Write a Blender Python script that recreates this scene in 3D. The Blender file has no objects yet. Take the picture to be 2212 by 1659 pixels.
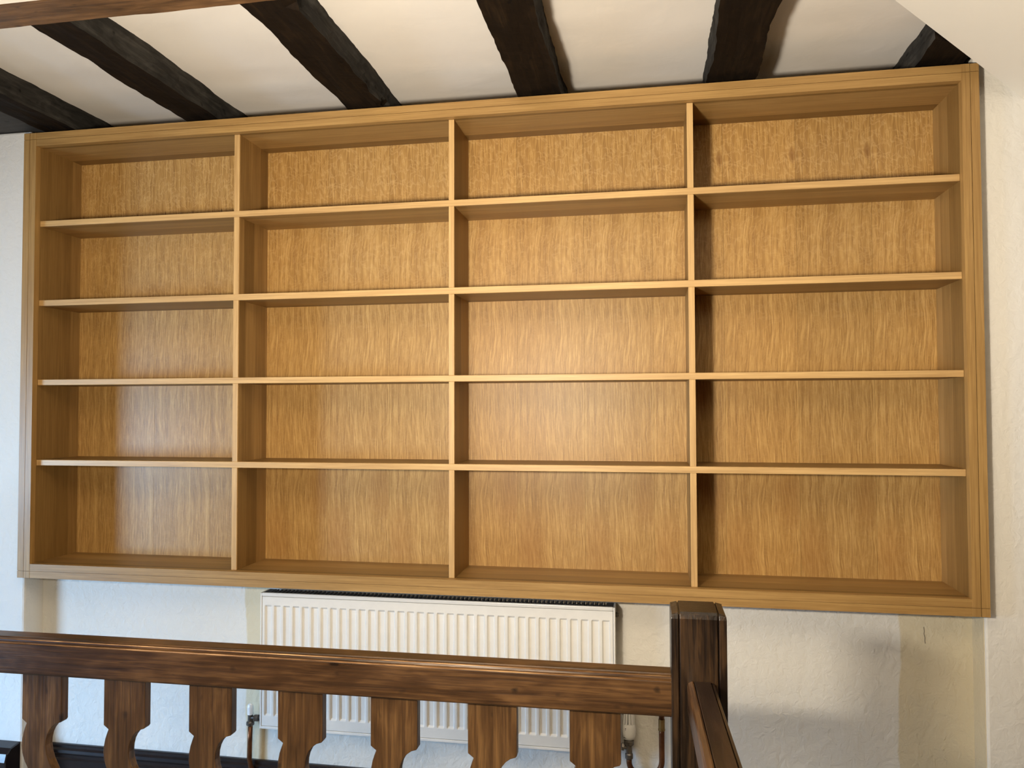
import bpy, bmesh, math, random
from mathutils import Vector, Matrix, noise

random.seed(7)
scene = bpy.context.scene
C = scene.collection

# ------------------------------------------------------------------ camera
YAW, PITCH, ROLL = 0.17484, 0.0301, -0.00296
cam_data = bpy.data.cameras.new('camera')
cam_data.sensor_width = 36.0
cam_data.lens = 36.0 * 1655.22 / 2212.0
cam_data.clip_start = 0.02
cam = bpy.data.objects.new('camera', cam_data)
C.objects.link(cam)
fw = Vector((-math.sin(YAW) * math.cos(PITCH), math.cos(YAW) * math.cos(PITCH), math.sin(PITCH)))
rt = Vector((math.cos(YAW), math.sin(YAW), 0))
up = rt.cross(fw)
r2 = rt * math.cos(ROLL) + up * math.sin(ROLL)
u2 = -rt * math.sin(ROLL) + up * math.cos(ROLL)
M = Matrix((r2, u2, -fw)).transposed().to_4x4()
M.translation = (2.2708, -2.4586, 0.6166)
cam.matrix_world = M
scene.camera = cam

# ------------------------------------------------------------------ light
scene.view_settings.view_transform = 'Standard'
scene.view_settings.look = 'None'
scene.view_settings.exposure = 0.0
scene.view_settings.gamma = 1.0
scene.view_settings.use_curve_mapping = False
world = bpy.data.worlds.new('world')
scene.world = world
world.use_nodes = True
bg = world.node_tree.nodes['Background']
bg.inputs[0].default_value = (0.62, 0.78, 1.0, 1)
bg.inputs[1].default_value = 1.2
scene.cycles.max_bounces = 4
scene.cycles.diffuse_bounces = 3
scene.cycles.glossy_bounces = 2
scene.cycles.use_adaptive_sampling = True
scene.cycles.adaptive_threshold = 0.06
scene.cycles.adaptive_min_samples = 16
scene.cycles.caustics_reflective = False
scene.cycles.caustics_refractive = False


def lamp(name, kind, loc, energy, color, size, target=None, size_y=None):
    d = bpy.data.lights.new(name, kind)
    d.energy = energy
    d.color = color
    if kind == 'AREA':
        d.size = size
        if size_y:
            d.shape = 'RECTANGLE'
            d.size_y = size_y
    else:
        d.shadow_soft_size = size
    o = bpy.data.objects.new(name, d)
    C.objects.link(o)
    o.location = loc
    if target:
        o.rotation_euler = (Vector(target) - Vector(loc)).to_track_quat('-Z', 'Y').to_euler()
    return o


# the two warm bulbs of the landing light beside the photographer
WARM = (1.0, 0.82, 0.57)
lamp('landing_bulb', 'POINT', (1.84, -2.10, 0.56), 8, WARM, 0.09)
lamp('landing_bulb', 'POINT', (1.36, -2.10, 0.56), 23, WARM, 0.09)
# unseen uplight added to brighten the ceiling and the sloping plaster
lamp('added_ceiling_fill', 'AREA', (1.64, -2.10, 0.63), 72, (1.0, 0.885, 0.715), 0.16, (2.05, -1.2, 1.75))
# daylight through the stair window in the left side wall
wl = lamp('stair_window_daylight', 'AREA', (-2.36, -2.45, 0.15), 54, (0.38, 0.64, 1.0), 1.2,
          (0.3, 0.15, -0.75), 1.0)
wl.data.spread = math.radians(85)

# ------------------------------------------------------------------ helpers
WLOC = {}


def link(o, parent):
    C.objects.link(o)
    if parent:
        o.parent = parent


def thing(name, label, cat, loc=(0, 0, 0), group=None):
    o = bpy.data.objects.new(name, None)
    o.empty_display_size = 0.05
    C.objects.link(o)
    o.location = loc
    WLOC[o.name] = Vector(loc)
    tag(o, label, cat, group)
    return o


def tag(o, label=None, cat=None, group=None, kind=None):
    if label:
        o['label'] = label
    if cat:
        o['category'] = cat
    if group:
        o['group'] = group
    if kind:
        o['kind'] = kind
    return o


def obj(name, bm, mat, parent=None, origin=None, smooth=False, bevel=0, seg=2):
    """bm is in world coordinates; the object's origin goes to the centre of its bounds."""
    if origin is None:
        lo = [min(v.co[i] for v in bm.verts) for i in range(3)]
        hi = [max(v.co[i] for v in bm.verts) for i in range(3)]
        origin = Vector([(a + b) / 2 for a, b in zip(lo, hi)])
    else:
        origin = Vector(origin)
    bmesh.ops.translate(bm, verts=bm.verts, vec=-origin)
    bmesh.ops.recalc_face_normals(bm, faces=bm.faces)
    me = bpy.data.meshes.new(name)
    bm.to_mesh(me)
    bm.free()
    if smooth:
        for p in me.polygons:
            p.use_smooth = True
    me.materials.append(mat)
    o = bpy.data.objects.new(name, me)
    link(o, parent)
    o.location = origin - (WLOC[parent.name] if parent else Vector())
    WLOC[o.name] = origin
    if bevel:
        m = o.modifiers.new('bevel', 'BEVEL')
        m.width = bevel
        m.segments = seg
        m.limit_method = 'ANGLE'
        m.angle_limit = math.radians(40)
        m.harden_normals = False
    return o


def struct(name, bm, mat, **k):
    o = obj(name, bm, mat, **k)
    o['kind'] = 'structure'
    return o


def box(bm, x0, x1, y0, y1, z0, z1):
    v = [bm.verts.new(c) for c in ((x0, y0, z0), (x1, y0, z0), (x1, y1, z0), (x0, y1, z0),
                                   (x0, y0, z1), (x1, y0, z1), (x1, y1, z1), (x0, y1, z1))]
    for f in ((0, 3, 2, 1), (4, 5, 6, 7), (0, 1, 5, 4), (1, 2, 6, 5), (2, 3, 7, 6), (3, 0, 4, 7)):
        bm.faces.new([v[i] for i in f])
    return bm


def B(*a):
    return box(bmesh.new(), *a)


def prism(bm, pts, axis, a, b):
    """closed 2-D outline extruded along axis from a to b."""
    def mk(p, t):
        return {'x': (t, p[0], p[1]), 'y': (p[0], t, p[1]), 'z': (p[0], p[1], t)}[axis]
    v0 = [bm.verts.new(mk(p, a)) for p in pts]
    v1 = [bm.verts.new(mk(p, b)) for p in pts]
    n = len(pts)
    bm.faces.new(v0)
    bm.faces.new(v1[::-1])
    for i in range(n):
        bm.faces.new((v0[i], v0[(i + 1) % n], v1[(i + 1) % n], v1[i]))
    return bm


def tube(bm, pts, r, seg=14, cap=True):
    pts = [Vector(p) for p in pts]
    rad = r if isinstance(r, (list, tuple)) else [r] * len(pts)
    rings = []
    ref = None
    for i, p in enumerate(pts):
        d = (pts[min(i + 1, len(pts) - 1)] - pts[max(i - 1, 0)]).normalized()
        if ref is None:
            ref = d.orthogonal().normalized()
        ref = (ref - d * ref.dot(d)).normalized()
        s = d.cross(ref)
        rings.append([bm.verts.new(p + (ref * math.cos(t) + s * math.sin(t)) * rad[i])
                      for t in [2 * math.pi * k / seg for k in range(seg)]])
    for a, b in zip(rings, rings[1:]):
        for k in range(seg):
            bm.faces.new((a[k], a[(k + 1) % seg], b[(k + 1) % seg], b[k]))
    if cap:
        bm.faces.new(rings[0][::-1])
        bm.faces.new(rings[-1])
    return bm


def lathe(bm, prof, cx, cy, seg=24):
    """prof: (radius, z) pairs bottom to top about a vertical axis."""
    return tube(bm, [(cx, cy, z) for _, z in prof], [max(r, 1e-4) for r, _ in prof], seg)


# ------------------------------------------------------------------ materials
class NT:
    def __init__(self, name):
        self.m = bpy.data.materials.new(name)
        self.m.use_nodes = True
        self.t = self.m.node_tree
        self.b = self.t.nodes['Principled BSDF']

    def n(self, kind, **k):
        x = self.t.nodes.new(kind)
        for a, b in k.items():
            setattr(x, a, b)
        return x

    def l(self, a, b):
        self.t.links.new(a, b)

    def co(self, scale=(1, 1, 1), loc=(0, 0, 0), rand=0.0):
        tc = self.n('ShaderNodeTexCoord')
        out = tc.outputs['Object']
        if rand:
            oi = self.n('ShaderNodeObjectInfo')
            ml = self.n('ShaderNodeMath', operation='MULTIPLY')
            self.l(oi.outputs['Random'], ml.inputs[0])
            ml.inputs[1].default_value = rand
            ad = self.n('ShaderNodeVectorMath', operation='ADD')
            self.l(out, ad.inputs[0])
            self.l(ml.outputs[0], ad.inputs[1])
            out = ad.outputs[0]
        mp = self.n('ShaderNodeMapping')
        self.l(out, mp.inputs[0])
        mp.inputs['Scale'].default_value = scale
        mp.inputs['Location'].default_value = loc
        return mp.outputs[0]

    def noise(self, vec, scale=1, detail=4, rough=0.6, dist=0.0):
        x = self.n('ShaderNodeTexNoise')
        self.l(vec, x.inputs['Vector'])
        x.inputs['Scale'].default_value = scale
        x.inputs['Detail'].default_value = detail
        x.inputs['Roughness'].default_value = rough
        x.inputs['Distortion'].default_value = dist
        return x.outputs['Fac']

    def ramp(self, fac, stops, mode='LINEAR'):
        x = self.n('ShaderNodeValToRGB')
        x.color_ramp.interpolation = mode
        e = x.color_ramp.elements
        while len(e) < len(stops):
            e.new(0.5)
        for el, (p, c) in zip(e, stops):
            el.position = p
            el.color = (*c, 1) if len(c) == 3 else c
        self.l(fac, x.inputs[0])
        return x.outputs[0]

    def math(self, op, a, b=None, c=None, clamp=False):
        x = self.n('ShaderNodeMath', operation=op, use_clamp=clamp)
        for i, v in enumerate((a, b, c)):
            if v is None:
                continue
            if isinstance(v, (int, float)):
                x.inputs[i].default_value = v
            else:
                self.l(v, x.inputs[i])
        return x.outputs[0]

    def mix(self, fac, a, b, mode='MIX'):
        x = self.n('ShaderNodeMix', data_type='RGBA', blend_type=mode)
        for i, v in ((0, fac), (6, a), (7, b)):
            if isinstance(v, (int, float)):
                x.inputs[i].default_value = v
            elif isinstance(v, tuple):
                x.inputs[i].default_value = (*v, 1)
            else:
                self.l(v, x.inputs[i])
        return x.outputs[2]

    def sep(self, vec):
        x = self.n('ShaderNodeSeparateXYZ')
        self.l(vec, x.inputs[0])
        return x.outputs

    def bump(self, h, strength, dist=0.01):
        x = self.n('ShaderNodeBump')
        x.inputs['Strength'].default_value = strength
        x.inputs['Distance'].default_value = dist
        self.l(h, x.inputs['Height'])
        self.l(x.outputs[0], self.b.inputs['Normal'])

    def done(self, col, rough=0.5, spec=0.5, metal=0):
        if isinstance(col, tuple):
            self.b.inputs['Base Color'].default_value = (*col, 1)
        else:
            self.l(col, self.b.inputs['Base Color'])
        if isinstance(rough, (int, float)):
            self.b.inputs['Roughness'].default_value = rough
        else:
            self.l(rough, self.b.inputs['Roughness'])
        self.b.inputs['Specular IOR Level'].default_value = spec
        self.b.inputs['Metallic'].default_value = metal
        return self.m


def oak(name, grain, stave=None, dark=(0.27, 0.145, 0.043), light=(0.48, 0.290, 0.100), width=0.072):
    """satin oak, grain along an axis; stave = axis across which glued staves change tone."""
    N = NT(name)
    fine, long_ = 210.0, 5.0
    sc = [fine] * 3
    sc['xyz'.index(grain)] = long_
    v = N.co(tuple(sc), rand=13.7)
    g = N.noise(v, 1, 3, 0.65, 0.35)
    sc2 = [26.0] * 3
    sc2['xyz'.index(grain)] = 1.6
    g2 = N.noise(N.co(tuple(sc2), rand=7.3), 1, 2, 0.55, 0.8)
    f = N.math('ADD', N.math('MULTIPLY', g, 0.62), N.math('MULTIPLY', g2, 0.38))
    col = N.ramp(f, [(0.30, dark), (0.52, tuple((a + b) / 2 for a, b in zip(dark, light))), (0.70, light)])
    if stave:
        s = N.sep(N.co((1, 1, 1), rand=3.1))['xyz'.index(stave)]
        k = N.math('FLOOR', N.math('DIVIDE', s, width))
        wn = N.n('ShaderNodeTexWhiteNoise', noise_dimensions='1D')
        N.l(k, wn.inputs['W'])
        br = N.math('MULTIPLY_ADD', wn.outputs['Value'], 0.60, 0.62)
        cb = N.n('ShaderNodeCombineColor')
        for i, p in enumerate((1.0, 1.15, 1.5)):
            N.l(N.math('MULTIPLY', N.math('POWER', br, p), 0.84), cb.inputs[i])
        col = N.mix(1.0, col, cb.outputs[0], 'MULTIPLY')
    N.bump(g, 0.10, 0.002)
    return N.done(col, N.math('MULTIPLY_ADD', g2, 0.15, 0.36), 0.4)


def veneer(name, knot, blotch, seed):
    """slip-matched oak veneer: every leaf repeats the same figure."""
    N = NT(name)
    tc = N.n('ShaderNodeTexCoord')
    P = tc.outputs['Object']
    x, y, z = N.sep(P)
    zs = N.math('ADD', z, seed)
    # wavy grain: shift x by slow noise along z
    wob = N.noise(N.co((6, 1, 3.0), (seed * 6, 0, 0)), 1, 1, 0.5)
    wob2 = N.noise(N.co((34, 1, 16), (seed * 9, 0, 0)), 1, 1, 0.5)
    xx = N.math('ADD', x, N.math('ADD', N.math('MULTIPLY_ADD', wob, 0.05, -0.025), N.math('MULTIPLY_ADD', wob2, 0.009, -0.0045)))
    cb = N.n('ShaderNodeCombineXYZ')
    N.l(N.math('MULTIPLY', xx, 250), cb.inputs[0])
    N.l(N.math('MULTIPLY', zs, 12), cb.inputs[2])
    g = N.noise(cb.outputs[0], 1, 3, 0.62, 0.5)
    cb2 = N.n('ShaderNodeCombineXYZ')
    N.l(N.math('MULTIPLY', xx, 42), cb2.inputs[0])
    N.l(N.math('MULTIPLY', zs, 1.2), cb2.inputs[2])
    g2 = N.noise(cb2.outputs[0], 1, 2, 0.6, 0.3)
    f = N.math('ADD', N.math('MULTIPLY', g, 0.66), N.math('MULTIPLY', g2, 0.34))
    col = N.ramp(f, [(0.30, (0.250, 0.127, 0.036)), (0.50, (0.42, 0.238, 0.072)), (0.67, (0.61, 0.383, 0.137))])
    # medullary ray flecks, strongest towards the top of the leaf
    cb3 = N.n('ShaderNodeCombineXYZ')
    N.l(N.math('MULTIPLY', xx, 28), cb3.inputs[0])
    N.l(N.math('MULTIPLY', zs, 23), cb3.inputs[2])
    rn = N.noise(cb3.outputs[0], 1, 2, 0.55, 1.6)
    ridge = N.math('SUBTRACT', 1.0, N.math('MULTIPLY', N.math('ABSOLUTE', N.math('SUBTRACT', rn, 0.52)), 20.0), clamp=True)
    amt = N.ramp(z, [(0.0, (0.10,) * 3), (0.30, (0.20,) * 3), (0.62, (0.36,) * 3)])
    fl = N.math('MULTIPLY', ridge, amt)
    col = N.mix(fl, col, (0.68, 0.46, 0.21))
    # three darker growth lines per leaf
    ln = None
    for x0 in (-0.083, -0.018, 0.041):
        d = N.math('ABSOLUTE', N.math('SUBTRACT', N.math('ADD', x, N.math('MULTIPLY_ADD', wob, 0.016, -0.008)), x0))
        e = N.math('SUBTRACT', 1.0, N.math('DIVIDE', d, 0.0017), clamp=True)
        ln = e if ln is None else N.math('MAXIMUM', ln, e)
    col = N.mix(N.math('MULTIPLY', ln, 0.6), col, (0.30, 0.15, 0.05))

    # brown figure beside the seam low in the leaf, knot near the top
    def blob(cx, cz, rx, rz):
        dx = N.math('DIVIDE', N.math('SUBTRACT', xx, cx), rx)
        dz = N.math('DIVIDE', N.math('SUBTRACT', z, cz), rz)
        r = N.math('ADD', N.math('MULTIPLY', dx, dx), N.math('MULTIPLY', dz, dz))
        return N.math('SUBTRACT', 1.0, r, clamp=True)
    b1 = blob(0.085, -0.52, 0.055, 0.11)
    b2 = blob(-0.075, -0.69, 0.06, 0.13)
    col = N.mix(N.math('MULTIPLY', N.math('MAXIMUM', b1, b2), blotch), col, (0.36, 0.17, 0.045))
    b3 = blob(0.113, 0.645, 0.012, 0.032)
    col = N.mix(N.math('MULTIPLY', b3, knot), col, (0.22, 0.095, 0.025))
    if seed:
        pk = None
        for cx in (-0.085, 0.035):
            e = blob(cx, 0.556, 0.0035, 0.010)
            pk = e if pk is None else N.math('MAXIMUM', pk, e)
        col = N.mix(N.math('MULTIPLY', pk, 0.8), col, (0.16, 0.07, 0.02))
    oi = N.n('ShaderNodeObjectInfo')
    col = N.mix(1.0, col, N.ramp(oi.outputs['Random'], [(0, (0.93, 0.92, 0.90)), (1, (1.05, 1.05, 1.05))]), 'MULTIPLY')
    N.bump(g, 0.14, 0.002)
    return N.done(col, 0.42, 0.42)


def plaster(name, base, tint, bump=0.5, cream=None, scale=14):
    N = NT(name)
    v = N.co((1, 1, 1))
    big = N.noise(v, 1.3, 1, 0.5)
    col = N.mix(N.ramp(big, [(0.35, (0, 0, 0)), (0.7, (1, 1, 1))]), base, tint)
    if cream:
        x, y, z = N.sep(v)
        edge = N.math('MULTIPLY_ADD', N.noise(v, 3.0, 4, 0.6), 0.05, -0.025)
        xe = N.math('ADD', x, edge)
        m = None
        for a, b in cream[1]:
            q = N.math('MULTIPLY', N.math('DIVIDE', N.math('SUBTRACT', xe, a), 0.006, clamp=True),
                       N.math('DIVIDE', N.math('SUBTRACT', b, xe), 0.006, clamp=True))
            m = q if m is None else N.math('MAXIMUM', m, q)
        col = N.mix(m, col, cream[0])
    lumps = N.noise(v, scale, 3, 0.6, 0.4)
    N.bump(lumps, bump, 0.010)
    return N.done(col, 0.82, 0.25)


def dark_oak(name, grain, a, b, c, rough=0.33, fine=150, spec=0.5):
    N = NT(name)
    sc = [fine] * 3
    sc['xyz'.index(grain)] = 6.0
    g = N.noise(N.co(tuple(sc), rand=9.1), 1, 3, 0.68, 0.5)
    sc2 = [15.0] * 3
    sc2['xyz'.index(grain)] = 4.5
    g2 = N.noise(N.co(tuple(sc2), rand=5.7), 1, 3, 0.62, 0.7)
    f = N.math('ADD', N.math('MULTIPLY', g, 0.5), N.math('MULTIPLY', g2, 0.5))
    col = N.ramp(f, [(0.33, a), (0.50, b), (0.68, c)])
    sc3 = [40.0] * 3
    sc3['xyz'.index(grain)] = 22.0
    kn = N.noise(N.co(tuple(sc3), rand=2.2), 1, 1, 0.5)
    col = N.mix(N.ramp(kn, [(0.70, (0, 0, 0)), (0.78, (0.8, 0.8, 0.8))]), col, tuple(q * 0.35 for q in a))
    N.bump(g, 0.22, 0.003)
    return N.done(col, N.math('MULTIPLY_ADD', g2, 0.25, rough - 0.1), spec)


def plain(name, col, rough=0.5, metal=0, spec=0.5, var=0.0, vs=30):
    N = NT(name)
    if var:
        f = N.noise(N.co((1, 1, 1)), vs, 4, 0.6)
        c = N.ramp(f, [(0.35, tuple(q * (1 - var) for q in col)), (0.65, col)])
        return N.done(c, rough, spec, metal)
    return N.done(col, rough, spec, metal)


OAK_X = oak('oak_along', 'x')
OAK_Z = oak('oak_upright', 'z')
OAK_XS = oak('oak_shelf_staves', 'x', 'y')
OAK_ZS = oak('oak_side_staves', 'z', 'y')
OAK_EX = oak('oak_edge_along', 'x', dark=(0.42, 0.245, 0.092), light=(0.70, 0.455, 0.19))
OAK_EZ = oak('oak_edge_upright', 'z', dark=(0.42, 0.245, 0.092), light=(0.70, 0.455, 0.19))
VENEER = veneer('oak_veneer', 0.12, 0.34, 0.0)
VENEER_KNOT = veneer('oak_veneer_knotted', 0.70, 0.34, 0.0)
VENEER_PALE = veneer('oak_veneer_straight', 0.0, 0.0, 5.3)
WALL = plaster('wall_plaster', (0.80, 0.775, 0.72), (0.76, 0.735, 0.675), 0.38, scale=34)
WALL_LOW = plaster('alcove_plaster', (0.80, 0.775, 0.715), (0.75, 0.72, 0.65), 0.48, scale=34,
                   cream=((0.68, 0.60, 0.43), ((0.833 - 1.625, 0.925 - 1.625), (3.035 - 1.625, 3.4 - 1.625))))
CEIL = plaster('ceiling_plaster', (0.80, 0.765, 0.72), (0.76, 0.72, 0.665), 0.18, scale=7)
SLOPE = plaster('slope_plaster', (0.82, 0.78, 0.70), (0.80, 0.755, 0.67), 0.14, scale=6)
CREAM = plaster('cream_plaster', (0.70, 0.61, 0.43), (0.66, 0.57, 0.40), 0.5, scale=36)
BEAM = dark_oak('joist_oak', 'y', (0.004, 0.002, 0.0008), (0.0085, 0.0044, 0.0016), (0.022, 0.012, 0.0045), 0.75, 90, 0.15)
BEAM_LIT_SIDE = dark_oak('joist_weathered_lit_side', 'y', (0.010, 0.009, 0.008), (0.026, 0.024, 0.021), (0.062, 0.057, 0.050), 0.8, 60, 0.15)  # weathered grey sides, with the light falling on them put into the colour
BEAM_X = dark_oak('tie_beam_oak', 'x', (0.035, 0.018, 0.008), (0.10, 0.05, 0.02), (0.19, 0.10, 0.042), 0.5, 90)
PLATE = dark_oak('plate_oak', 'x', (0.022, 0.02, 0.018), (0.035, 0.031, 0.028), (0.055, 0.05, 0.045), 0.7, 60)
RAIL_X = dark_oak('handrail_oak', 'x', (0.012, 0.005, 0.002), (0.050, 0.022, 0.0072), (0.135, 0.066, 0.022), 0.30)
RAIL_Z = dark_oak('baluster_oak', 'z', (0.028, 0.012, 0.004), (0.080, 0.037, 0.0115), (0.19, 0.098, 0.032), 0.32)
RAIL_Y = dark_oak('stair_rail_oak', 'y', (0.009, 0.005, 0.003), (0.018, 0.0095, 0.006), (0.04, 0.02, 0.011), 0.30)
RAIL_Y_LIT = dark_oak('stair_rail_lit_edge', 'y', (0.012, 0.006, 0.003), (0.05, 0.022, 0.008), (0.14, 0.065, 0.022), 0.30)  # orange light on the left moulding, put into its colour
NEWEL = dark_oak('newel_oak', 'z', (0.004, 0.002, 0.001), (0.0085, 0.004, 0.0018), (0.055, 0.027, 0.0098), 0.30)
RAIL_WORN_GLINT = dark_oak('worn_glint_oak', 'x', (0.05, 0.022, 0.008), (0.22, 0.11, 0.045), (0.62, 0.38, 0.19), 0.35, 30)  # pale worn arrises, their glossy highlights put into the colour
SKIRT = plain('skirting_paint', (0.018, 0.012, 0.012), 0.22, var=0.4)
REAR_DARK = dark_oak('rear_wall_dark', 'z', (0.05, 0.03, 0.018), (0.10, 0.06, 0.035), (0.16, 0.10, 0.06), 0.5)  # unseen walls given a dark finish to cut the bounce light
FLOOR = plain('floor_carpet', (0.40, 0.35, 0.28), 0.95, var=0.2, vs=90)
ENAMEL = plain('radiator_enamel', (0.80, 0.775, 0.72), 0.30, var=0.03)
GRILLE = plain('grille_metal', (0.055, 0.047, 0.042), 0.5, var=0.4, vs=60)
PLASTIC = plain('white_plastic', (0.83, 0.82, 0.80), 0.35)
BLACK = plain('dark_gap', (0.012, 0.012, 0.012), 0.6)
COPPER = plain('aged_copper', (0.19, 0.075, 0.03), 0.38, 0.75, var=0.45, vs=25)
BRASS = plain('soldered_brass', (0.30, 0.19, 0.07), 0.35, 0.8, var=0.3)
CHROME = plain('tarnished_chrome', (0.23, 0.21, 0.19), 0.3, 0.9, var=0.4, vs=60)

# ------------------------------------------------------------------ the setting
W, H = 3.25, 1.6364
YW, YLOW, YUP = 0.04, 0.13, 0.262          # side walls, wall under the bookcase, wall behind it
XL, XR = -0.005, 3.251
ZF, ZC, ZJ = -0.82, 1.74, 1.655
ZNEAR = 1.604

struct('floor', B(-2.4, 4.3, -3.4, 0.3, ZF - 0.05, ZF), FLOOR)
struct('wall_left', B(-2.4, XL, YW, 0.45, ZF, ZJ + 0.006), WALL, bevel=0.008)
struct('wall_right', B(XR, 4.3, YW, 0.45, ZF, ZC + 0.4), WALL, bevel=0.006)
bm = bmesh.new()
box(bm, XL, XR, YLOW, 0.45, ZF, 0.02)
struct('wall_back', bm, WALL_LOW, origin=(1.625, YLOW, 0.0))
bm = bmesh.new()
ck = [(3.1105, -0.070), (3.1118, -0.083), (3.1108, -0.092), (3.1135, -0.103), (3.1130, -0.112), (3.1142, -0.121)]
cv = [(bm.verts.new((a - 0.0011, YLOW - 0.0006, b)), bm.verts.new((a + 0.0011, YLOW - 0.0006, b))) for a, b in ck]
for (a, b), (c, d) in zip(cv, cv[1:]):
    bm.faces.new((a, b, d, c))
obj('plaster_crack', bm, plain('crack_shadow', (0.20, 0.17, 0.13), 0.9), bpy.data.objects['wall_back'])
struct('wall_return', B(XR - 0.0022, XR - 0.0002, YW + 0.008, YLOW, ZF, -0.001), CREAM)
struct('wall_recess', B(XL, XR, YUP, 0.45, 0.02, ZC + 0.1), WALL)
# joisted ceiling, with a gently uneven surface
bm = bmesh.new()
nx, ny = 90, 26
g = [[bm.verts.new((-2.4 + 6.7 * i / nx, -0.86 + 1.2 * j / ny,
                    ZC + 0.004 * noise.noise(Vector((i * 0.35, j * 0.5, 3))))) for j in range(ny + 1)] for i in range(nx + 1)]
for i in range(nx):
    for j in range(ny):
        bm.faces.new((g[i][j], g[i][j + 1], g[i + 1][j + 1], g[i + 1][j]))
ret = bmesh.ops.extrude_face_region(bm, geom=bm.faces[:])
bmesh.ops.translate(bm, verts=[v for v in ret['geom'] if isinstance(v, bmesh.types.BMVert)], vec=(0, 0, 0.06))
struct('ceiling', bm, CEIL, smooth=True)
struct('ceiling_landing', B(-2.4, 4.3, -3.4, -0.860, ZNEAR, ZNEAR + 0.06), SLOPE)
# sloping plaster bulkhead at the upper right, cut off on a diagonal in plan
PA, PC = Vector((2.9475, -0.2275, 1.738)), Vector((3.3876, 0.04, 1.5334))
sd = (PC - PA) / (PC.x - PA.x)


def edge_at(x):
    return PA + sd * (x - PA.x)


bm = bmesh.new()
e0, e1 = edge_at(2.90), edge_at(PC.x)
zt = ZC + 0.05
# plan outline of the underside: along the diagonal, along the wall, out to the far wall, back to the landing
und = [e0, e1, Vector((4.3, YW, PA.z + sd.z * (4.3 - PA.x))), Vector((4.3, -3.4, PA.z + sd.z * (4.3 - PA.x))), Vector((2.90, -3.4, e0.z))]
lo = [bm.verts.new(q) for q in und]
hi = [bm.verts.new((q.x, q.y, zt + 0.02)) for q in und]
bm.faces.new(lo)
bm.faces.new(hi[::-1])
for k in range(5):
    bm.faces.new((lo[k], lo[(k + 1) % 5], hi[(k + 1) % 5], hi[k]))
struct('wall_slope', bm, SLOPE)
# side and rear walls of the landing (window opening in the left one)
WY0, WY1, WZ0, WZ1 = -3.05, -1.85, -0.60, 0.50
bm = bmesh.new()
box(bm, -2.5, -2.4, -3.4, WY0, ZF, ZC)
box(bm, -2.5, -2.4, WY1, 0.45, ZF, ZC)
box(bm, -2.5, -2.4, WY0, WY1, ZF, WZ0)
box(bm, -2.5, -2.4, WY0, WY1, WZ1, ZC)
struct('wall_side', bm, WALL)
struct('wall_far_side', B(4.3, 4.4, -3.4, 0.45, ZF, ZC + 0.4), REAR_DARK)
struct('wall_rear', B(-2.5, 4.4, -3.5, -3.4, ZF, ZC + 0.4), REAR_DARK)
bm = bmesh.new()
for a in (WY0, WY1 - 0.05, (WY0 + WY1) / 2 - 0.025):
    box(bm, -2.47, -2.42, a, a + 0.05, WZ0, WZ1)
for a in (WZ0, WZ1 - 0.05):
    box(bm, -2.47, -2.42, WY0, WY1, a, a + 0.05)
struct('window_1', bm, PLASTIC)


# skirting with a moulded top edge
def skirting(name, x0, x1, yw, ztop):
    prof = [(yw, ZF), (yw - 0.024, ZF), (yw - 0.024, ztop - 0.052), (yw - 0.018, ztop - 0.046), (yw - 0.018, ztop - 0.036),
            (yw - 0.022, ztop - 0.028), (yw - 0.020, ztop - 0.018), (yw - 0.013, ztop - 0.012), (yw - 0.012, ztop - 0.004),
            (yw - 0.009, ztop), (yw, ztop)]
    return struct(name, prism(bmesh.new(), prof, 'x', x0, x1), SKIRT)


skirting('baseboard_back', XL, XR, YLOW, -0.643)
skirting('baseboard_right', XR, 4.3, YW, -0.662)
bm = bmesh.new()
prism(bm, [(YW, ZF), (-0.03, ZF), (-0.03, -0.655), (-0.022, -0.628), (-0.005, -0.613), (YW, -0.606)], 'x', -2.4, XL - 0.004)
struct('baseboard_left', bm, SKIRT, bevel=0.004)


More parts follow.
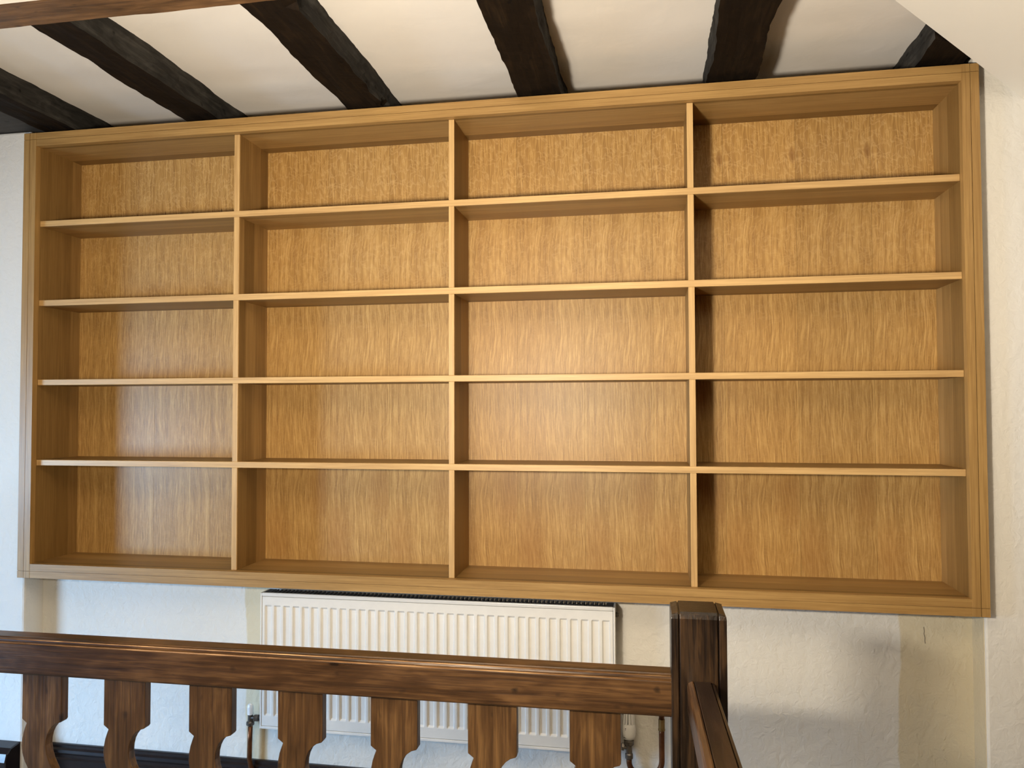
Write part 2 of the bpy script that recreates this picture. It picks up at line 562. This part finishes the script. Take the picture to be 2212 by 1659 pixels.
# ------------------------------------------------------------------ ceiling timbers
def timber(name, x0, x1, y0, y1, z0, z1, mat, label, axis='y', amp=0.011, seed=0, group=None, ragged=0.0):
    """hand-hewn beam: a box cut into rings along its axis, each face point moved by noise."""
    bm = bmesh.new()
    L0, L1 = (y0, y1) if axis == 'y' else (x0, x1)
    n = max(8, int((L1 - L0) / 0.022))
    m = 5
    rings = []
    for i in range(n + 1):
        t = L0 + (L1 - L0) * i / n
        a0, a1 = (x0, x1) if axis == 'y' else (y0, y1)
        sec = []
        for k in range(m):
            sec.append((a0 + (a1 - a0) * k / m, z0))
        for k in range(m):
            sec.append((a1, z0 + (z1 - z0) * k / m))
        for k in range(m):
            sec.append((a1 - (a1 - a0) * k / m, z1))
        for k in range(m):
            sec.append((a0, z1 - (z1 - z0) * k / m))
        ring = []
        for k, (a, z) in enumerate(sec):
            q = Vector((a * 22 + seed * 3.1, t * 5.5 + seed, z * 22))
            q2 = Vector((a * 60, t * 28 + seed * 2, z * 60 + seed))
            s = 0.15 if z >= z1 - 1e-6 else 1.0
            da = amp * (noise.noise(q) + 0.35 * noise.noise(q2))
            dz = amp * 0.5 * (noise.noise(q + Vector((9, 4, 1))) + 0.3 * noise.noise(q2 + Vector((3, 1, 7))))
            if ragged and k in (m, m + 1):
                da -= ragged * max(0.0, noise.noise(Vector((seed, t * 9, 5)))) * 1.5
                dz += ragged * max(0.0, noise.noise(Vector((seed, t * 13, 8)))) if k == m else 0
            p = (a + da, t, z + dz * s) if axis == 'y' else (t, a + da, z + dz * s)
            ring.append(bm.verts.new(p))
        rings.append(ring)
    q = len(rings[0])
    for r0, r1 in zip(rings, rings[1:]):
        for k in range(q):
            bm.faces.new((r0[k], r0[(k + 1) % q], r1[(k + 1) % q], r1[k]))
    bm.faces.new(rings[0])
    bm.faces.new(rings[-1][::-1])
    o = obj(name, bm, mat)
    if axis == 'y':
        o.data.materials.append(BEAM_LIT_SIDE)
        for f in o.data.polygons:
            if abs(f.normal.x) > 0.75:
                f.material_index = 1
    tag(o, label, 'beam', group)
    return o


G = 'dark ceiling joists'
JY0, JY1 = -0.75, 0.256
timber('ceiling_joist', 0.055, 0.182, JY0, JY1, ZJ, ZC + 0.004, BEAM, 'leftmost dark ceiling joist, ending over the top left corner of the bookcase', seed=1, group=G)
timber('ceiling_joist', 0.634, 0.758, JY0, JY1, ZJ, ZC + 0.004, BEAM, 'dark ceiling joist ending above the leftmost bookcase column, second from the left', seed=2, group=G)
timber('ceiling_joist', 1.252, 1.384, JY0, JY1, ZJ, ZC + 0.004, BEAM, 'dark ceiling joist with a ragged bark edge on its right side', seed=3, group=G, ragged=0.03)
timber('ceiling_joist', 1.852, 1.994, JY0, JY1, ZJ, ZC + 0.004, BEAM, 'dark ceiling joist over the third bookcase column, with a knot near its end', seed=4, group=G)
timber('ceiling_joist', 2.468, 2.617, JY0, JY1, ZJ, ZC + 0.004, BEAM, 'dark ceiling joist ending just right of the third bookcase divider', seed=5, group=G)
timber('ceiling_joist', 3.084, 3.219, -0.150, JY1, ZJ, ZC + 0.004, BEAM, 'rightmost dark joist, mostly hidden behind the sloping cream plaster', seed=6, group=G)
j5 = bpy.data.objects['ceiling_joist.005']
for v in j5.data.vertices:
    q = v.co + j5.location
    v.co.y = max(q.y, edge_at(q.x).y + 0.004) - j5.location.y
timber('tie_beam', -2.4, 2.6, -0.856, -0.76, 1.602, 1.80, BEAM_X, 'brown cross beam running under the joists at the top left', 'x', 0.006, 8)
timber('wall_plate', -2.4, 0.045, -0.30, 0.20, ZJ + 0.008, ZC + 0.004, PLATE, 'dark grey timber plate resting on top of the left wall', 'x', 0.004, 9)

# ------------------------------------------------------------------ bookcase
D = 0.2333
S = 0.0246
IL, IR, IT, IB = 0.0510, 3.2012, 1.5873, 0.0506
SH = [(1.2926, 1.3134), (0.9961, 1.0178), (0.7023, 0.7232), (0.4069, 0.4277)]    # top to bottom
DV = [(0.8330, 0.8527), (1.6173, 1.6364), (2.4016, 2.4212)]
book = thing('bookcase', 'wide built-in oak bookcase, four columns of empty shelves, above the white radiator', 'bookcase', (W / 2, 0.12, 0))
FT = 0.023
GR = 0.0016      # width of the routed line


def stile(x0, x1):
    bm = bmesh.new()
    xm = (x0 + x1) / 2
    zm0, zm1 = IB / 2, H - (H - IT) / 2
    for a, b in ((x0, xm - GR / 2), (xm + GR / 2, x1)):
        for c, d in ((0, zm0 - GR / 2), (zm0 + GR / 2, zm1 - GR / 2), (zm1 + GR / 2, H)):
            box(bm, a, b, 0.0, 0.004, c, d)
    box(bm, x0, x1, 0.004, FT, 0, H)
    return bm


def rail(z0, z1):
    bm = bmesh.new()
    zm = (z0 + z1) / 2
    box(bm, IL, IR, 0.0008, 0.004, z0, zm - GR / 2)
    box(bm, IL, IR, 0.0008, 0.004, zm + GR / 2, z1)
    box(bm, IL, IR, 0.004, FT, z0, z1)
    return bm


obj('stile', stile(0, IL), OAK_Z, book)
obj('stile', stile(IR, W), OAK_Z, book)
obj('rail', rail(IT, H), OAK_X, book)
obj('rail', rail(0, IB), OAK_X, book)
T = 0.02
obj('side_panel', B(IL - T, IL, FT, D + 0.008, IB - T, IT + T), OAK_ZS, book)
obj('side_panel', B(IR, IR + T, FT, D + 0.008, IB - T, IT + T), OAK_ZS, book)
obj('top_panel', B(IL, IR, FT, D + 0.008, IT, IT + T), OAK_XS, book)
obj('bottom_panel', B(IL, IR, FT, D + 0.008, IB - T, IB), OAK_XS, book)
for z0, z1 in SH:
    sh = obj('shelf', B(IL, IR, S + 0.008, D, z0, z1), OAK_XS, book)
    obj('edge_strip', B(IL, IR, S, S + 0.008, z0, z1), OAK_EX, sh, bevel=0.0012)
zs = [IB] + [v for a, b in reversed(SH) for v in (a, b)] + [IT]
for x0, x1 in DV:
    for k in range(0, 10, 2):
        dv = obj('divider', B(x0, x1, S + 0.008, D, zs[k], zs[k + 1]), OAK_ZS, book)
        obj('edge_strip', B(x0, x1, S + 0.0012, S + 0.008, zs[k], zs[k + 1]), OAK_EZ, dv, bevel=0.0010)
back = obj('back_panel', B(IL - T / 2, IR + T / 2, D + 0.002, D + 0.008, IB - T / 2, IT + T / 2), OAK_Z, book)
leaf_p = 0.2385
x = 1.0998 - 5 * leaf_p
while x < IR:
    a, b = max(x, IL), min(x + leaf_p, IR)
    if b - a > 0.004:
        obj('veneer_leaf', B(a + 0.0003, b - 0.0003, D, D + 0.002, IB, IT), VENEER_PALE if x < 0.8 else VENEER_KNOT if x > 2.28 else VENEER, back,
            origin=(x + leaf_p / 2, D, 0.82))
    x += leaf_p

# ------------------------------------------------------------------ radiator
RX0, RX1, RZ0, RZ1, RY = 0.935, 2.1632, -0.496, -0.0285, 0.042
RB = RY + 0.076
rad = thing('radiator', 'white panel radiator with vertical channels under the bookcase', 'radiator', ((RX0 + RX1) / 2, RB, RZ0))
n_ch = 35
px0, px1, pz0, pz1 = RX0 + 0.007, RX1 - 0.007, RZ0 + 0.010, RZ1 - 0.013
pitch = (px1 - px0 - 0.010) / n_ch
bm = bmesh.new()
cols = [px0]
kinds = []
for i in range(n_ch):
    c = px0 + 0.005 + pitch * (i + 0.5)
    hw, sl_w = 0.0095, 0.0032
    cols += [c - hw - sl_w, c - hw, c + hw, c + hw + sl_w]
cols.append(px1)
zc0, zc1, zsl = pz0 + 0.034, pz1 - 0.029, 0.006
rows = [pz0, zc0, zc0 + zsl, zc1 - zsl, zc1, pz1]
dep = 0.0058
fy = RY + 0.0015
vv = []
for i, xx in enumerate(cols):
    inner = i > 0 and i < len(cols) - 1 and ((i - 1) % 4) in (1, 2)
    vv.append([bm.verts.new((xx, fy + (dep if inner and j in (2, 3) else 0), zz)) for j, zz in enumerate(rows)])
for i in range(len(cols) - 1):
    for j in range(len(rows) - 1):
        bm.faces.new((vv[i][j], vv[i + 1][j], vv[i + 1][j + 1], vv[i][j + 1]))
edge = [e for e in bm.edges if e.is_boundary]
ret = bmesh.ops.extrude_edge_only(bm, edges=edge)
bmesh.ops.translate(bm, verts=[v for v in ret['geom'] if isinstance(v, bmesh.types.BMVert)], vec=(0, 0.012, 0))
bmesh.ops.holes_fill(bm, edges=[e for e in bm.edges if e.is_boundary])
obj('front_panel', bm, ENAMEL, rad, bevel=0.0012, seg=2)
obj('side_cover', B(RX0, RX0 + 0.006, RY, RB - 0.012, RZ0, RZ1), ENAMEL, rad, bevel=0.0015)
obj('side_cover', B(RX1 - 0.006, RX1, RY, RB - 0.012, RZ0, RZ1), ENAMEL, rad, bevel=0.0015)
obj('bottom_trim', B(RX0 + 0.006, RX1 - 0.006, RY - 0.0005, RY + 0.014, RZ0, RZ0 + 0.009), ENAMEL, rad, bevel=0.0015)
obj('top_trim', B(RX0 + 0.006, RX1 - 0.006, RY - 0.0005, RY + 0.010, RZ1 - 0.012, RZ1 + 0.001), ENAMEL, rad, bevel=0.003, seg=3)
obj('rear_panel', B(RX0 + 0.008, RX1 - 0.008, RB - 0.022, RB - 0.010, RZ0 + 0.008, RZ1 - 0.02), ENAMEL, rad)
bm = bmesh.new()
box(bm, RX0 + 0.006, RX1 - 0.006, RY + 0.0102, RB - 0.012, RZ1 - 0.016, RZ1 - 0.010)
box(bm, RX0 + 0.006, RX0 + 0.03, RY + 0.0102, RB - 0.012, RZ1 - 0.010, RZ1 - 0.001)
box(bm, RX1 - 0.03, RX1 - 0.006, RY + 0.0102, RB - 0.012, RZ1 - 0.010, RZ1 - 0.001)
k = RX0 + 0.034
while k < RX1 - 0.034:
    box(bm, k, k + 0.0055, RY + 0.0102, RB - 0.012, RZ1 - 0.010, RZ1 - 0.001)
    k += 0.0147
tag(obj('grille', bm, GRILLE, rad), 'dark slotted top grille', kind='stuff')
bm = bmesh.new()
tube(bm, [(RX1, 0.085, -0.062), (RX1 + 0.006, 0.085, -0.062), (RX1 + 0.006, 0.085, -0.062), (RX1 + 0.010, 0.085, -0.062)],
     [0.008, 0.008, 0.0055, 0.0055], 12)
obj('bleed_plug', bm, CHROME, rad)
for xb in (RX0 + 0.2, RX1 - 0.2):
    obj('wall_bracket', B(xb, xb + 0.03, RB - 0.010, YLOW - 0.0005, RZ0 + 0.05, RZ1 - 0.05), ENAMEL, rad)

# lockshield valve at the left, with its pipe
VY = 0.10
t = thing('lockshield_valve', 'small valve with a white cap beside the lower left corner of the radiator', 'valve', (0.869, VY, -0.51))
bm = bmesh.new()
lathe(bm, [(0.0105, -0.474), (0.0105, -0.448), (0.0085, -0.439), (0.003, -0.436)], 0.869, VY, 16)
obj('cap', bm, PLASTIC, t, smooth=False)
bm = bmesh.new()
lathe(bm, [(0.009, -0.497), (0.009, -0.474)], 0.869, VY, 16)
tube(bm, [(0.872, VY, -0.486), (RX0 + 0.004, VY, -0.484)], 0.0075, 14)
obj('valve_body', bm, CHROME, t)
bm = bmesh.new()
tube(bm, [(0.886, VY, -0.4855), (0.902, VY, -0.485)], 0.0125, 6)
obj('union_nut', bm, CHROME, t)
bm = bmesh.new()
lathe(bm, [(0.010, -0.514), (0.014, -0.510), (0.014, -0.501), (0.010, -0.497)], 0.869, VY, 16)
obj('compression_nut', bm, CHROME, t)


def arc(cx, cz, r, a0, a1, y, n=12):
    return [(cx + r * math.cos(math.radians(a0 + (a1 - a0) * i / n)), y, cz + r * math.sin(math.radians(a0 + (a1 - a0) * i / n))) for i in range(n + 1)]


bm = bmesh.new()
tube(bm, [(0.869, VY, -0.512), (0.8675, VY, -0.575), (0.8665, VY, -0.632), (0.871, VY, -0.655), (0.884, VY, -0.680), (0.905, VY, -0.712), (0.915, VY, -0.76), (0.915, VY, ZF)], 0.0085, 14)
tag(obj('copper_pipe', bm, COPPER, smooth=True), 'thin copper pipe dropping from the white-capped valve at the left', 'pipe')

# thermostatic valve at the right
HX = 2.2025
t = thing('thermostatic_valve', 'white thermostatic radiator valve between the end of the rail and the newel post', 'valve', (HX, VY, -0.525))
bm = bmesh.new()
lathe(bm, [(0.012, -0.4665), (0.0185, -0.463), (0.0215, -0.452), (0.0228, -0.438), (0.0218, -0.424), (0.0195, -0.415), (0.0188, -0.4145)], HX, VY, 28)
head = obj('head', bm, PLASTIC, t, smooth=True)
bm = bmesh.new()
for i in range(12):
    a = 2 * math.pi * i / 12 + 0.13
    c, s = math.cos(a), math.sin(a)
    w = 0.0031

    def pt(r, z, q):
        return (HX + c * r - s * q, VY + s * r + c * q, z)
    v = [bm.verts.new(pt(*p)) for p in ((0.0140, -0.4155, -w), (0.0200, -0.4155, -w), (0.0200, -0.4155, w), (0.0140, -0.4155, w),
                                        (0.0105, -0.366, -w * .8), (0.0155, -0.366, -w * .8), (0.0155, -0.366, w * .8), (0.0105, -0.366, w * .8))]
    for f in ((0, 3, 2, 1), (4, 5, 6, 7), (0, 1, 5, 4), (1, 2, 6, 5), (2, 3, 7, 6), (3, 0, 4, 7)):
        bm.faces.new([v[j] for j in f])
lathe(bm, [(0.0150, -0.367), (0.0150, -0.362), (0.0120, -0.359)], HX, VY, 20)
obj('finger_grip', bm, PLASTIC, t)
bm = bmesh.new()
lathe(bm, [(0.0135, -0.415), (0.0105, -0.366)], HX, VY, 16)
obj('sensor_core', bm, BLACK, t)
# the small 5 of the setting scale and the marker line
bm = bmesh.new()
for x0, x1, z0, z1 in ((0, 3, 6, 5.2), (0, 0.8, 6, 3), (0, 3, 3.6, 2.8), (2.2, 3, 3.6, 0), (0, 3, 0.8, 0)):
    u = 0.0011
    box(bm, HX - 0.0115 + x0 * u, HX - 0.0115 + x1 * u, VY - 0.0199, VY - 0.0185, -0.4310 + z1 * u, -0.4310 + z0 * u)
obj('scale_digit', bm, BLACK, head)
obj('marker_line', B(HX - 0.017, HX - 0.009, VY - 0.0188, VY - 0.0160, -0.4565, -0.4557), BLACK, head)
bm = bmesh.new()
lathe(bm, [(0.0125, -0.485), (0.0165, -0.482), (0.0165, -0.470), (0.0150, -0.4665)], HX, VY, 20)
obj('collar', bm, CHROME, t)
bm = bmesh.new()
lathe(bm, [(0.0105, -0.512), (0.0105, -0.484)], HX, VY, 18)
tube(bm, [(HX - 0.004, VY, -0.4925), (RX1 - 0.004, VY, -0.4900)], 0.0078, 14)
obj('valve_body', bm, CHROME, t)
bm = bmesh.new()
tube(bm, [(2.1755, VY, -0.4915), (2.1795, VY, -0.4915), (2.187, VY, -0.492)], [0.009, 0.0125, 0.0125], 6)
obj('union_nut', bm, CHROME, t)
bm = bmesh.new()
lathe(bm, [(0.009, -0.530), (0.0130, -0.527), (0.0130, -0.514), (0.0105, -0.510)], HX, VY, 18)
obj('compression_nut', bm, CHROME, t)
bm = bmesh.new()
PX = 2.3075
r = 0.042
pts = [(HX, VY, -0.5302), (HX, VY, -0.535)] + arc(HX + r, -0.538, r, 180, 270, VY) + [(x_, VY, z_) for x_, _, z_ in arc(PX - 0.05, -0.530, 0.05, 270, 360, VY)] + [(PX, VY, -0.44), (PX, VY, -0.428)]
tube(bm, pts, 0.0090, 14)
p = thing('copper_pipe', 'copper pipe bending in a U up from the thermostatic valve towards the newel post', 'pipe', (HX, VY, -0.58))
obj('pipe_run', bm, COPPER, p, smooth=True)
bm = bmesh.new()
tube(bm, [(PX, VY, -0.431), (PX, VY, -0.426), (PX, VY, -0.4255), (PX, VY, -0.395)], [0.0112, 0.0112, 0.0102, 0.0102], 14)
obj('solder_joint', bm, BRASS, p)
bm = bmesh.new()
tube(bm, [(PX, VY, -0.395), (PX, VY, -0.30), (PX + 0.004, VY + 0.01, -0.275), (PX + 0.006, VY + 0.03, -0.262), (PX + 0.006, YLOW, -0.262)], 0.0090, 14)
obj('pipe_tail', bm, COPPER, p, smooth=True)

# ------------------------------------------------------------------ balustrade
ZB = -0.70
bal = thing('balustrade', 'dark oak landing balustrade with flat shaped balusters in front of the radiator', 'balustrade', (1.2, -0.95, ZF))
NX0, NX1, NY0, NY1, NZ = 2.3104, 2.4105, -1.0, -0.902, 0.2365
prof = [(-0.920, 0.037), (-0.980, 0.037), (-0.982, 0.040), (-0.982, 0.1015), (-0.9795, 0.1045), (-0.9745, 0.1050), (-0.9735, 0.1035), (-0.9715, 0.1035),
        (-0.9705, 0.1075), (-0.9630, 0.1090), (-0.9600, 0.1075), (-0.9575, 0.1100), (-0.9540, 0.1105), (-0.923, 0.1105), (-0.920, 0.1080)]
obj('handrail', prism(bmesh.new(), prof, 'x', -1.6, NX0), RAIL_X, bal)
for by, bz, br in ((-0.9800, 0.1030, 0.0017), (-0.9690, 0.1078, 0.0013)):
    obj('worn_glint_bead', tube(bmesh.new(), [(-1.6, by, bz), (NX0 - 0.0005, by, bz)], br, 8), RAIL_WORN_GLINT, bal, smooth=True)
obj('bottom_rail', B(-1.6, NX0, -0.985, -0.925, ZB - 0.06, ZB), RAIL_X, bal, bevel=0.004)
left = [(0.0, 0.037), (0.0, -0.0655), (0.0115, -0.0740), (0.0080, -0.083), (0.0040, -0.095), (0.0010, -0.110), (0.0, -0.124), (0.0020, -0.140), (0.0080, -0.157),
        (0.0190, -0.176), (0.0310, -0.200), (0.0390, -0.235), (0.0340, -0.28), (0.0200, -0.3315)]
right = [(0.098, 0.037), (0.098, -0.0640), (0.0955, -0.0675), (0.0850, -0.0710), (0.0760, -0.0775), (0.0690, -0.0860), (0.0640, -0.0960), (0.0610, -0.108), (0.0602, -0.120),
         (0.0625, -0.136), (0.0680, -0.152), (0.0790, -0.172), (0.0910, -0.200), (0.0975, -0.235), (0.0920, -0.285), (0.0780, -0.3315)]
flip = lambda P: [(0.098 - a, -0.663 - z) for a, z in P]
outline = left + flip(right)[::-1][1:] + flip(left) [0:0]
outline = left + flip(right[:-1])[::-1] + flip(left[:-1])[0:] + right[::-1]
clean = []
for q in outline:
    if not clean or (abs(q[0] - clean[-1][0]) + abs(q[1] - clean[-1][1])) > 1e-5:
        clean.append(q)
me_b = None
for i in range(-2, 7):
    x0 = 0.9098 + 0.2013 * i
    if me_b is None:
        first = obj('baluster', prism(bmesh.new(), [(x0 + a, z) for a, z in clean], 'y', -0.9655, -0.9450), RAIL_Z, bal, bevel=0.0012)
        me_b = first.data
        fx = x0
    else:
        o = first.copy()
        C.objects.link(o)
        o.parent = bal
        o.location = first.location + Vector((x0 - fx, 0, 0))

# newel post: grooved square post with rounded top edges
bm = bmesh.new()
gw = 0.0022
gx = [NX0 + 0.0145, NX1 - 0.0150]
xs = [(NX0, gx[0] - gw / 2), (gx[0] + gw / 2, gx[1] - gw / 2), (gx[1] + gw / 2, NX1)]
post = thing('newel_post', 'square dark oak newel post with grooved corners at the end of the handrail', 'post', ((NX0 + NX1) / 2, (NY0 + NY1) / 2, ZF))
ch = 0.008
for k, (a, b) in enumerate(xs):
    bm = bmesh.new()
    zt = NZ if k == 1 else NZ - 0.0005
    prism(bm, [(NY0, ZF), (NY0, zt - ch * 1.4), (NY0 + 0.003, zt - ch * 0.5), (NY0 + ch, zt), (NY1 - ch, zt), (NY1 - 0.003, zt - ch * 0.5), (NY1, zt - ch * 1.4), (NY1, ZF)], 'x', a, b)
    if k != 1:
        # round the outer top corner
        for v in bm.verts:
            outer = (k == 0 and abs(v.co.x - a) < 1e-6) or (k == 2 and abs(v.co.x - b) < 1e-6)
            if outer and v.co.z > zt - 0.001:
                v.co.z -= 0.0035
                v.co.x += 0.003 if k == 0 else -0.003
    obj('post_face' if k == 1 else 'post_corner', bm, NEWEL, post, bevel=0.0014)
obj('post_core', B(NX0 + 0.004, NX1 - 0.004, NY0 + 0.004, NY1 - 0.004, ZF, NZ - 0.004), NEWEL, post)

# stair handrail coming from the newel towards the camera
sr = thing('stair_handrail', 'dark grooved stair handrail joined to the front of the newel post', 'handrail', (2.366, NY0, 0.05))


def lean(bm):
    for v in bm.verts:
        d = NY0 - v.co.y
        v.co.z += 0.062 * d
        v.co.x += 0.013 * d
    return bm


SX0, SX1 = 2.3385, 2.3890
y_a, y_b = -1.95, NY0
obj('rail_top', lean(prism(bmesh.new(), [(SX0 + 0.0125, 0.050), (SX1 - 0.0085, 0.050), (SX1 - 0.0085, 0.1125), (SX0 + 0.0125, 0.1125)], 'y', y_a, y_b)), RAIL_Y, sr, bevel=0.001)
obj('rail_moulding', lean(prism(bmesh.new(), [(SX0 + 0.0005, 0.056), (SX0 + 0.0107, 0.056), (SX0 + 0.0107, 0.1120), (SX0 + 0.0085, 0.1122), (SX0 + 0.002, 0.1085), (SX0, 0.102)], 'y', y_a, y_b)),
    RAIL_Y_LIT, sr)
obj('rail_moulding', lean(prism(bmesh.new(), [(SX1 - 0.0068, 0.056), (SX1 - 0.0005, 0.056), (SX1, 0.104), (SX1 - 0.002, 0.1095), (SX1 - 0.0068, 0.112)], 'y', y_a, y_b)), RAIL_Y, sr)
obj('rail_core', lean(B(SX0 + 0.010, SX1 - 0.006, y_a, y_b, 0.052, 0.108)), RAIL_Y, sr)
